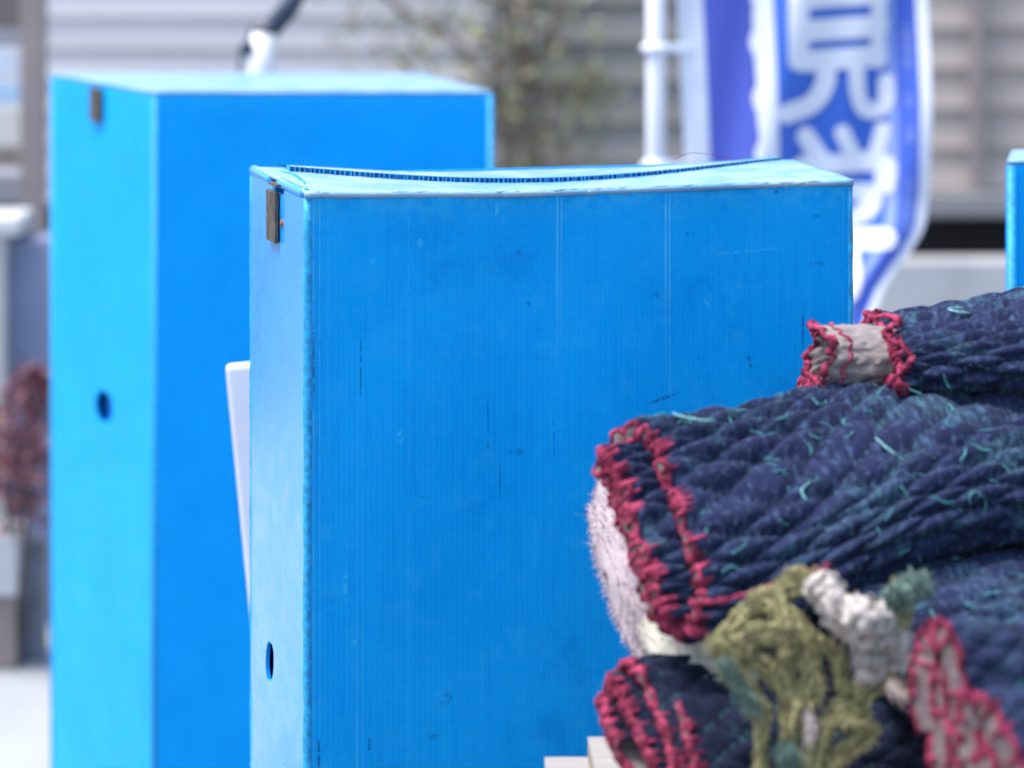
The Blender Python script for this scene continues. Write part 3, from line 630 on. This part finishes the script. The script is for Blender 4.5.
def blanket(name, label, cat, C0, yaw, length, secA, secB, tblend, turns, gap, th=.016, quilt=.006, S=.030, T=.062, seed=1, mat=None, shear=0, climb=0.0, bow=0.0, res=.0032,
            edge_gone=0.0, edges=True, threads=(0, 0), fz=0, start=-.5, red_r=.0036, group='moving blankets in the pile', wr=.008, stagger=0.0, step=0.0, whip=1.0, lining_mat=None, red_mat=None):
    rngl = np.random.default_rng(seed); random.seed(seed)
    e = empty(name, tuple(C0), label, cat, group)
    aax = Vector((math.cos(yaw), math.sin(yaw), climb)); wax = Vector((math.sin(yaw), -math.cos(yaw), 0))
    per = 2*math.pi*math.sqrt((secB[0]**2+secB[1]**2)/2)*turns
    ns = int(per/res)+2; nt_ = int(length/res)+2
    k = np.linspace(0, 1, ns); A_ = spiral(k, secA[0], secA[1], secA[2], turns, gap, start); B_ = spiral(k, secB[0], secB[1], secB[2], turns, gap, start)
    t = np.linspace(0, length, nt_); f = np.clip(t/tblend, 0, 1); f = f*f*(3-2*f)
    W = A_[None, :, 0]*(1-f[:, None])+B_[None, :, 0]*f[:, None]+ secB[3]*f[:, None]
    Z = A_[None, :, 1]*(1-f[:, None])+B_[None, :, 1]*f[:, None]+ secB[4]*f[:, None]
    # smooth wrinkles
    s_arr = k*per
    SS, TT = np.meshgrid(s_arr, t)
    dW = np.gradient(W, axis=1); dZ = np.gradient(Z, axis=1); ln = np.sqrt(dW**2+dZ**2)+1e-9
    nW, nZ = dZ/ln, -dW/ln      # outward for increasing angle (ccw)
    wrk = (fbm(SS*9+seed, TT*7, seed)-.5)*wr*2 + (fbm(SS*30, TT*14+seed, seed+5)-.5)*wr*.45
    wobx = (fbm(SS*40+TT*3, TT*4, seed+11)-.5)*.25; 
    ds = SS/S+wobx; dt = TT/T+(fbm(SS*10, TT*10, seed+13)-.5)*.22
    qn = np.abs(np.cos(math.pi*(ds+dt))*np.cos(math.pi*(ds-dt)))
    qv = qn**.42
    fine = (fbm(SS*160, TT*70, seed+21, 3)-.5)*.0014
    seam = np.clip(1-qn/.10, 0, 1); stc = ((np.sin(2*math.pi*(TT/.0125+SS/.02)) > .1) & (fbm(SS*25, TT*25, seed+31) > .42)).astype(float)*seam*(np.abs(np.cos(math.pi*(ds-dt))) < .12)
    X0 = shear*(Z-Z.mean())+stagger*(k[None, :]-1) + (fbm(SS*22, TT*0, seed+41)-.5)*.016
    ang_ = start*math.pi+(k-1)*turns*2*math.pi
    outer_turn = np.clip((k*turns-(turns-1))*6, 0, 1); up_ = np.clip((np.sin(ang_-.0)+.75)/1.5, 0, 1)
    X0 = X0+step*(outer_turn*up_)[None, :]
    tt = TT*1.0
    tt = tt+X0
    fadein = np.clip(TT/.012, 0, 1)**.5
    def ring(off):
        w_ = W+nW*off; z_ = Z+nZ*off
        base = np.array(C0)[None, None, :]
        q = base+np.array(aax)[None, None, :]*tt[..., None]+np.array(wax)[None, None, :]*w_[..., None]
        q[..., 2] += z_+bow*np.sin(TT/length*math.pi)
        return q
    outer = ring(wrk+fine+th*.5+(quilt*(qv-.5)-.5*quilt*(1-fadein)))
    inner = ring(wrk-th*.5)
    nT, nS = outer.shape[:2]
    def grid(q, flip, name, mat_, at=None):
        V = q.reshape(-1, 3); i = np.arange(nT-1)[:, None]*nS+np.arange(nS-1)[None, :]
        F = np.stack([i, i+1, i+nS+1, i+nS] if not flip else [i+nS, i+nS+1, i+1, i], -1).reshape(-1, 4)
        return meshobj(name, V, F.tolist(), mat_, e, True, uvs=np.stack([SS.ravel(), TT.ravel()], 1), attr=at)
    grid(outer, False, 'quilted_cover', mat or m_navy, {'quilt': qv.ravel(), 'stitch': stc.ravel()})
    grid(inner, True, 'lining', lining_mat or m_canvas)
    # cut end: batting between cover and lining
    mid = np.stack([outer[0], outer[0]*.5+inner[0]*.5-np.array(aax)*.004, inner[0]], 0).reshape(-1, 3); nS3 = nS
    F = []
    for r_ in (0, 1):
        i = r_*nS+np.arange(nS-1); F += np.stack([i+nS, i+nS+1, i+1, i], 1).tolist()
    meshobj('end_batting', mid, F, m_batting, e, True)
    # long free edge (outer end of the fold) closed too
    le = np.concatenate([outer[:, -1], inner[:, -1]]); i = np.arange(nT-1)
    meshobj('long_edge', le, np.stack([i, i+1, i+1+nT, i+nT], 1).tolist(), mat or m_navy, e, True)
    if edges:
        mb = MB()
        for ed, sg in ((outer[0], 1), (inner[0], -1)):
            pts = ed-np.array(aax)*.001
            stp = max(1, int(.0022/(per/ns))); m2 = tubes_along(pts[::stp], red_r, rngl); mb.add(m2.v, m2.f)
        # whip stitches lapping over the cut end
        st = int(max(1, .0052/(per/ns)))
        for i in range(2, nS-2, st):
            a = Vector(outer[min(3, nT-1)][i]); b = Vector(outer[0][i])-aax*.003; c = Vector(inner[0][i])-aax*.003; 
            if rngl.random() < .3*whip: mb.tube([a+Vector(rngl.normal(0, .001, 3)), b, (b+c)/2-aax*.003], [.0018, .0026, .0016], 5)
            if rngl.random() < .15*whip: mb.tube([b, (b+c)/2-aax*.003, c], [.0022, .0022, .0022], 5)
        mb.build('red_overlock_edge', red_mat or m_red, e, True)
        rp = np.concatenate([outer[0], inner[0]]); V, F = fuzz_mesh(rp, np.tile(-np.array(aax), (len(rp), 1)), 11000, .0060, .0004, rngl, .2, 1.2); meshobj('edge_fibre', V, F, red_mat or m_red, e, False)
    nth, nbig = threads
    if nth or nbig:
        norm = np.stack([np.full_like(nW, 0)]*3, -1)
        norm[..., 0] = wax.x*nW; norm[..., 1] = wax.y*nW; norm[..., 2] = nZ
        lo = int(nS*(1-1/turns))
        for cnt, nm, mt, rad, ll in ((nth, 'loose_thread', m_teal, .0009, .028), (nbig, 'loose_yarn', m_tealp, .0015, .06)):
            mb = MB()
            for _ in range(cnt):
                i = rngl.integers(5, nT-5); j = rngl.integers(lo, nS-5); p = Vector(outer[i, j]); nn = Vector(norm[i, j]); 
                if nn.z < -.3: continue
                tdir = Vector(rngl.normal(0, 1, 3)); tdir = (tdir-nn*tdir.dot(nn)).normalized(); cur = rngl.normal(0, .45); pts = []
                q_ = p+nn*.002
                for s_ in range(9):
                    pts.append(q_.copy()); tdir = (Matrix.Rotation(cur*.28, 3, nn) @ tdir); q_ = q_+tdir*ll/8+nn*rngl.normal(0, .0007); cur += rngl.normal(0, .5)
                n_ = int(rngl.integers(9, 17)); r0_ = rad*rngl.uniform(.5, 1.15); mb.tube(smooth_path(pts, 16)[:n_], [r0_*(.35+.65*math.sin(math.pi*(i_+.5)/n_)**.6)*rngl.uniform(.8, 1.2) for i_ in range(n_)], 5)
            if mb.v: mb.build(nm, mt, e, True)
    if fz:
        V, F = fuzz_mesh(outer[:, int(nS*(1-1/turns)):].reshape(-1, 3), norm[:, int(nS*(1-1/turns)):].reshape(-1, 3) if (nth or nbig) else np.tile(np.array([0, -.5, .8]), (outer[:, int(nS*(1-1/turns)):].reshape(-1, 3).shape[0], 1)), fz, .0045, .00022, rngl)
        meshobj('lint', V, F, m_tealp, e, False)
    return e

# main blanket across the pile
blanket('moving_blanket', 'largest worn navy quilted blanket across the middle of the pile with ragged red-bound left end', 'blanket',
        P(637, 537, 3.46), R(26), .80, (.126, .044, R(-45)), (.150, .066, R(-13), -.02, .043), .36, 2.0, .024, th=.019, quilt=.0155, S=.036, T=.105, seed=3, threads=(240, 16), fz=5000, start=1.25, wr=.0045, shear=.05, step=.040, red_r=.0023)
# top roll with canvas lining sticking out
tb = blanket('moving_blanket', 'topmost navy quilted blanket roll whose grey canvas lining sticks out between red edges', 'blanket',
        P(880, 356, 3.74), R(5), .62, (.10, .034, R(-4)), (.13, .046, R(-4), 0, .004), .25, 1.4, .016, th=.012, quilt=.014, S=.034, T=.085, seed=8, threads=(90, 8), fz=2500, start=1.3, wr=.003, red_r=.003, climb=.06)
def canvas_sleeve(par):
    C0 = P(880, 356, 3.74); yaw = R(5); aax = Vector((math.cos(yaw), math.sin(yaw), 0)); wax = Vector((math.sin(yaw), -math.cos(yaw), 0)); rngl = np.random.default_rng(4)
    n, mlen = 120, 30; vs = []; uv = []
    for j in range(mlen+1):
        t_ = .02-.085*j/mlen
        for i in range(n+1):
            a = 2*math.pi*i/n; fl = 1+.014*math.sin(a*17)*(j/mlen)+.16*(float(fbm(np.array(a*3.), np.array(t_*70+9), 3))-.5)+.05*(float(fbm(np.array(a*9.), np.array(t_*220+9), 5))-.5)
            ca, sa = math.cos(a), math.sin(a)
            p = C0+aax*(t_+.006*math.sin(a*3)+.003*math.sin(a*11))+wax*(.058*math.copysign(abs(ca)**.8, ca)*fl)+Vector((0, 0, .033*math.copysign(abs(sa)**.8, sa)*fl)); vs.append(p); uv.append((a*.06, t_))
    fs = [(j*(n+1)+i, (j+1)*(n+1)+i, (j+1)*(n+1)+i+1, j*(n+1)+i+1) for j in range(mlen) for i in range(n)]
    s = meshobj('canvas_lining', vs, fs, m_canvas, par, True, uvs=uv)
    mb = tubes_along([vs[mlen*(n+1)+i]-aax*.002 for i in range(n+1)], .0034, rngl, .3, .009, 8)
    m2 = tubes_along([vs[(mlen-6)*(n+1)+i]*1.0+Vector((0, -.001, 0)) for i in range(n+1)], .0016, rngl, .3); mb.add(m2.v, m2.f)
    mb2 = tubes_along([C0+aax*(.002+.012*math.sin(2*math.pi*i/n*6))+wax*(.110*math.cos(2*math.pi*i/n))+Vector((0, 0, .044*math.copysign(abs(math.sin(2*math.pi*i/n))**.8, math.sin(2*math.pi*i/n)))) for i in range(n+1)], .0032, rngl, .3, .009, 8); mb.add(mb2.v, mb2.f)
    mb.build('red_overlock_edge', m_red, par, True)
    vs2 = []; fs2 = []   # closed, folded end of the lining
    for j in range(5):
        f = [1, .8, .55, .3, .05][j]
        for i in range(n+1):
            b = vs[mlen*(n+1)+i]; c = C0-aax*.065; vs2.append(c+(b-c)*f+aax*(.006*j+.003*math.sin(i*.9+j)))
    fs2 = [(j*(n+1)+i, (j+1)*(n+1)+i, (j+1)*(n+1)+i+1, j*(n+1)+i+1) for j in range(4) for i in range(n)]
    meshobj('end_batting', vs2, fs2, m_batting, par, True)
canvas_sleeve(tb)
# thin blanket just under the top roll
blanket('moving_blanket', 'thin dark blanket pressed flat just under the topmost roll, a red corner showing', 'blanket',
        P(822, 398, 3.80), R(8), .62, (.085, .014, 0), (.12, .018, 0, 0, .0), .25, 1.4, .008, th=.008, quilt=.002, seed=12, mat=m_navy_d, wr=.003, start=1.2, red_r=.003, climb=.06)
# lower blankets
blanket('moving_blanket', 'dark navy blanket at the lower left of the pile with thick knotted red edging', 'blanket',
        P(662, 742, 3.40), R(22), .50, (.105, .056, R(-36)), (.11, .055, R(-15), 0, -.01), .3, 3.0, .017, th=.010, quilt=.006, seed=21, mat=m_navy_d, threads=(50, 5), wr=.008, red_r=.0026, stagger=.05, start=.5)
blanket('moving_blanket', 'navy quilted blanket with teal stains directly under the large one at the right', 'blanket',
        P(872, 646, 3.42), R(20), .60, (.11, .048, R(-15)), (.14, .060, R(-8), 0, .006), .3, 1.6, .02, th=.014, quilt=.012, S=.034, T=.11, seed=33, threads=(90, 10), fz=2500, wr=.006, red_r=.0001, edges=False)
blanket('moving_blanket', 'navy blanket at the bottom right whose red-bound end peaks in a tall point', 'blanket',
        P(946, 728, 3.08), R(30), .42, (.085, .030, R(-74)), (.09, .05, R(-30), 0, -.012), .2, 1.15, .02, th=.034, quilt=.005, seed=41, threads=(40, 6), wr=.006, red_r=.0019, shear=.1, whip=.3)
blanket('moving_blanket', 'navy blanket in the bottom right corner, nearest of all, with a low red point', 'blanket',
        P(1003, 790, 2.98), R(34), .40, (.075, .028, R(-50)), (.085, .045, R(-30), 0, -.01), .2, 1.15, .02, th=.034, quilt=.005, seed=47, threads=(30, 4), wr=.006, red_r=.0019, shear=.1, whip=.3)
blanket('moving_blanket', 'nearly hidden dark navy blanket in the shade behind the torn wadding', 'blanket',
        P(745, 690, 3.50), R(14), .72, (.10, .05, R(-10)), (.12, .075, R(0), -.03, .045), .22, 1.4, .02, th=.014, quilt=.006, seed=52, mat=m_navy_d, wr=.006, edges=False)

# fluffy pink lining and yellow-green pad seen behind the left ends
def fluffy(name, label, C0, yaw, length, la, lb, rot, mat, seed, nf, flen, secmod=1.0, cat='blanket', sag=0.0):
    rngl = np.random.default_rng(seed); e = empty(name, tuple(C0), label, cat, 'moving blankets in the pile')
    aax = np.array((math.cos(yaw), math.sin(yaw), 0)); wax = np.array((math.sin(yaw), -math.cos(yaw), 0)); n, m_ = 140, 110
    a = np.linspace(0, 2*math.pi, n); t = np.linspace(0, 1, m_); AA, T_ = np.meshgrid(a, t)
    rr = np.clip(1-(1-np.clip(T_/.12, 0, 1))**2, 0, 1)**.5*(1+.6*(fbm(AA*2.2, T_*length*22, seed)-.5)+.16*(fbm(AA*8, T_*length*70, seed+3)-.5))
    ca, sa = np.cos(AA), np.sin(AA); x = la*np.sign(ca)*np.abs(ca)**.8*rr; z = lb*np.sign(sa)*np.abs(sa)**.8*rr
    w_ = x*math.cos(rot)-z*math.sin(rot); zz = x*math.sin(rot)+z*math.cos(rot)
    q = np.array(C0)[None, None]+aax*(T_*length)[..., None]+wax*w_[..., None]; q[..., 2] += zz-sag*T_
    i = np.arange(m_-1)[:, None]*n+np.arange(n-1)[None]; F = np.stack([i, i+n, i+n+1, i+1], -1).reshape(-1, 4)
    meshobj('fleece', q.reshape(-1, 3), F.tolist(), mat, e, True)
    N_ = wax*(ca*math.cos(rot)-sa*math.sin(rot))[..., None]; N_[..., 2] += (ca*math.sin(rot)+sa*math.cos(rot)); N_ = N_-aax*np.clip(1-T_/.12, 0, 1)[..., None]
    V, F = fuzz_mesh(q.reshape(-1, 3), N_.reshape(-1, 3), nf, flen, .0004, rngl, .2, .5)
    meshobj('pile_fibre', V, F, mat, e, False)
    return e
m_pink = simple('pinkish_fleece', (.50, .42, .46, 1), .95, 40, .15, .5, .1)
m_cream = simple('cream_fleece', (.62, .60, .52, 1), .95, 40, .15, .5, .1)
m_lime = simple('yellow_green_fleece', (.42, .45, .12, 1), .95, 50, .25, .5, .1)
fluffy('fleece_blanket', 'pinkish white fluffy blanket bulging out under the left end of the large navy one', P(606, 574, 3.62), R(20), .28, .125, .046, R(-42), m_pink, 5, 26000, .0075)
fluffy('fleece_blanket', 'cream blanket squeezed between the pink fluffy one and the knotted red edging', P(655, 655, 3.50), R(18), .24, .10, .024, R(-14), m_cream, 6, 16000, .006)
fluffy('fleece_pad', 'small yellow-green fluffy pad peeping out beside the cream blanket', P(640, 648, 3.60), R(18), .035, .040, .019, R(-18), m_lime, 7, 6000, .007)

# torn wadding hanging in front
def wadding():
    rngl = np.random.default_rng(77)
    e = empty('torn_blanket', tuple(P(800, 690, 3.25)), 'torn blanket with shaggy olive wadding and cream stuffing hanging out of the pile', 'blanket', 'moving blankets in the pile')
    m_ol = simple('olive_wadding', (.38, .36, .19, 1), .95, 80, .45, .6, .1); m_cr = simple('cream_stuffing', (.58, .53, .50, 1), .95, 60, .25, .5, .1)
    m_gt = simple('grey_green_wadding', (.16, .25, .22, 1), .95, 80, .4, .6, .1)
    def ropes(lst, name, mat, nf, flen, fw=.0006):
        kk = .55 if name == 'wadding' else .68
        lst = [(p_, r_*kk) for p_, r_ in lst]
        mb = MB(); PP = []; NN = []
        if name == 'wadding':
            lst = [([(a+rngl.normal(0, r_*850), b+rngl.normal(0, r_*850), dd+rngl.normal(0, r_*.5)) for a, b, dd in p_], rngl.uniform(.0009, .0024)) for p_, r_ in lst for _ in range(12)]
        for pts, rad in lst:
            c = smooth_path([P(a, b, dd) for a, b, dd in pts], 70)
            rs = []
            for i in range(70):
                rs.append(rad*(.8+.7*float(fbm(np.array(i*.21+pts[0][0]), np.array(pts[0][1]*.1), 9)))*(1 if 3 < i < 66 else .5))
                c[i] = c[i]+Vector(rngl.normal(0, rad*(.6 if name == 'wadding' else .05), 3))
            b0 = len(mb.v); mb.tube(c, rs, 16)
            for q, i in zip(mb.v[b0:], range(10**9)):
                cc = c[min(i//16, 69)]; nrm = (q-cc); nrm = nrm.normalized() if nrm.length > 1e-6 else Vector((0, -1, 0)); h = 1+(.35 if name != 'stuffing' else .16)*rngl.normal()
                q2 = cc+(q-cc)*max(.5, h); mb.v[b0+i] = q2; PP.append(q2); NN.append(nrm)
        mb.build(name, mat, e, True)
        V, F = fuzz_mesh(np.array([tuple(x) for x in PP]), np.array([tuple(x) for x in NN]), nf, flen, fw, rngl, .5, .8); meshobj('fibre', V, F, mat, e, False)
    D_ = 3.27
    ropes([([(716, 640, D_), (728, 665, D_), (750, 690, D_), (762, 720, D_), (762, 790, D_)], .010),
           ([(722, 638, D_+.02), (755, 610, D_+.03), (790, 592, D_+.03), (815, 582, D_+.03)], .016),
           ([(735, 650, D_), (770, 632, D_), (800, 645, D_), (812, 680, D_), (800, 720, D_), (806, 800, D_)], .014),
           ([(745, 655, D_+.01), (775, 668, D_), (790, 690, D_), (786, 720, D_), (795, 760, D_)], .012),
           ([(880, 660, D_), (862, 690, D_), (838, 712, D_), (815, 740, D_), (808, 800, D_)], .016),
           ([(835, 718, D_-.01), (862, 722, D_), (852, 748, D_), (832, 765, D_), (838, 800, D_)], .014),
           ([(775, 600, D_+.02), (792, 630, D_), (786, 665, D_)], .014),
           ([(895, 585, D_+.02), (903, 615, D_), (892, 645, D_), (880, 668, D_)], .009),
           ([(822, 640, D_), (838, 655, D_), (842, 690, D_)], .006)], 'wadding', m_ol, 30000, .006)
    ropes([([(818, 580, D_+.01), (830, 598, D_-.01), (846, 612, D_-.02), (870, 618, D_-.02), (888, 624, D_-.01)], .019),
           ([(850, 632, D_), (872, 640, D_-.01), (890, 640, D_)], .013), ([(826, 590, D_), (842, 622, D_), (866, 634, D_), (896, 632, D_)], .015), ([(884, 618, D_), (900, 640, D_), (890, 668, D_)], .012), ([(856, 655, D_), (872, 660, D_-.01), (884, 655, D_)], .010),
           ([(860, 672, D_), (870, 676, D_-.01), (882, 668, D_)], .008),
           ([(804, 706, D_-.0), (812, 730, D_-.01), (806, 745, D_)], .006)], 'stuffing', m_cr, 5000, .0055)
    ropes([([(722, 660, D_-.01), (742, 690, D_-.01), (756, 712, D_-.01)], .004), ([(884, 606, D_), (905, 590, D_), (925, 584, D_+.05)], .010), ([(786, 742, D_-.01), (788, 800, D_-.01)], .008)], 'grey_green_tuft', m_gt, 3500, .009)
wadding()
q = MB(); rq = np.random.default_rng(2)
m9 = tubes_along(smooth_path([P(690, 602, 3.34), P(722, 600, 3.32), P(760, 590, 3.33), P(800, 574, 3.36), P(830, 566, 3.4)], 60), .0022, rq); q.add(m9.v, m9.f)
mbk = [o for o in bpy.data.objects if o.name == 'moving_blanket'][0]
q.build('red_seam', m_red, mbk, True)

# ------------------------------------------------------------------ plywood boards and the table that carries the pile
m_ply = simple('pale_plywood', (.36, .345, .33, 1), .7, 12, .15, .2, .3, 0, 'Object', (1, 6, 1))
def plymat():
    m = NT('plywood_edge'); v = m.coord('Object'); s = m.n('ShaderNodeSeparateXYZ'); m.t.links.new(v, s.inputs[0])
    f = m.ramp(m.math('SINE', m.math('MULTIPLY', s.outputs[2], 2*math.pi/.0036)), -.4, .4); c = m.mix(f, (.13, .09, .06, 1), (.42, .35, .28, 1)); m.set('Base Color', c); m.set('Roughness', .8); return m.m
m_pe = plymat()
def board(label, C0, yaw, lx_, ly_, th):
    """C0: the back-left corner of the top; runs along yaw and towards the viewer"""
    e = empty('plywood_board', (C0.x, C0.y, C0.z-th), label, 'board', 'plywood boards under the pile')
    ax = Vector((math.cos(yaw), math.sin(yaw), 0)); wx = Vector((math.sin(yaw), -math.cos(yaw), 0)); c = C0+ax*lx_/2+wx*ly_/2-Vector((0, 0, th/2))
    q = MB(); q.box(c-Vector((0, 0, .0008)), (lx_, ly_, th-.0016), zrot(yaw)); q.build('core', m_pe, e)
    q = MB(); q.box(c+Vector((0, 0, th/2-.0006)), (lx_+.001, ly_+.001, .0012), zrot(yaw)); q.build('face_veneer', m_ply, e)
b1 = P(588, 737, 3.62); b2 = P(545, 757, 3.64)
board('upper plywood board under the blankets, its pale corner showing', b1, R(2), .78, .66, b1.z-b2.z-.001)
board('lower plywood board sticking out further left under the upper one', b2, R(0), .86, .70, .018)
tz = b2.z-.0185; tbl = empty('work_table', (.45, 3.3, 0), 'plain wooden work table that carries the plywood boards and blankets', 'table')
m_wood = simple('table_wood', (.35, .26, .17, 1), .7, 9, .25, .3, .3, 0, 'Object', (1, 6, 1))
q = MB(); q.box((.49, 3.28, tz-.015), (.80, .62, .03), bev=.003); q.build('tabletop', m_wood, tbl)
for sx in (-.36, .36):
    for sy in (-.27, .27): q = MB(); q.box((.49+sx, 3.28+sy, (tz-.031)/2), (.05, .05, tz-.031), bev=.003); q.build('leg', m_wood, tbl)
# stray fibre on the front box
q = MB(); q.tube(smooth_path([W3(.508, .20, H1+.012), W3(.53, .20, H1+.020), W3(.56, .20, H1+.017), W3(.585, .20, H1+.010)], 20), .0004, 5)
q.build('stray_hair', m_red, fb, True)
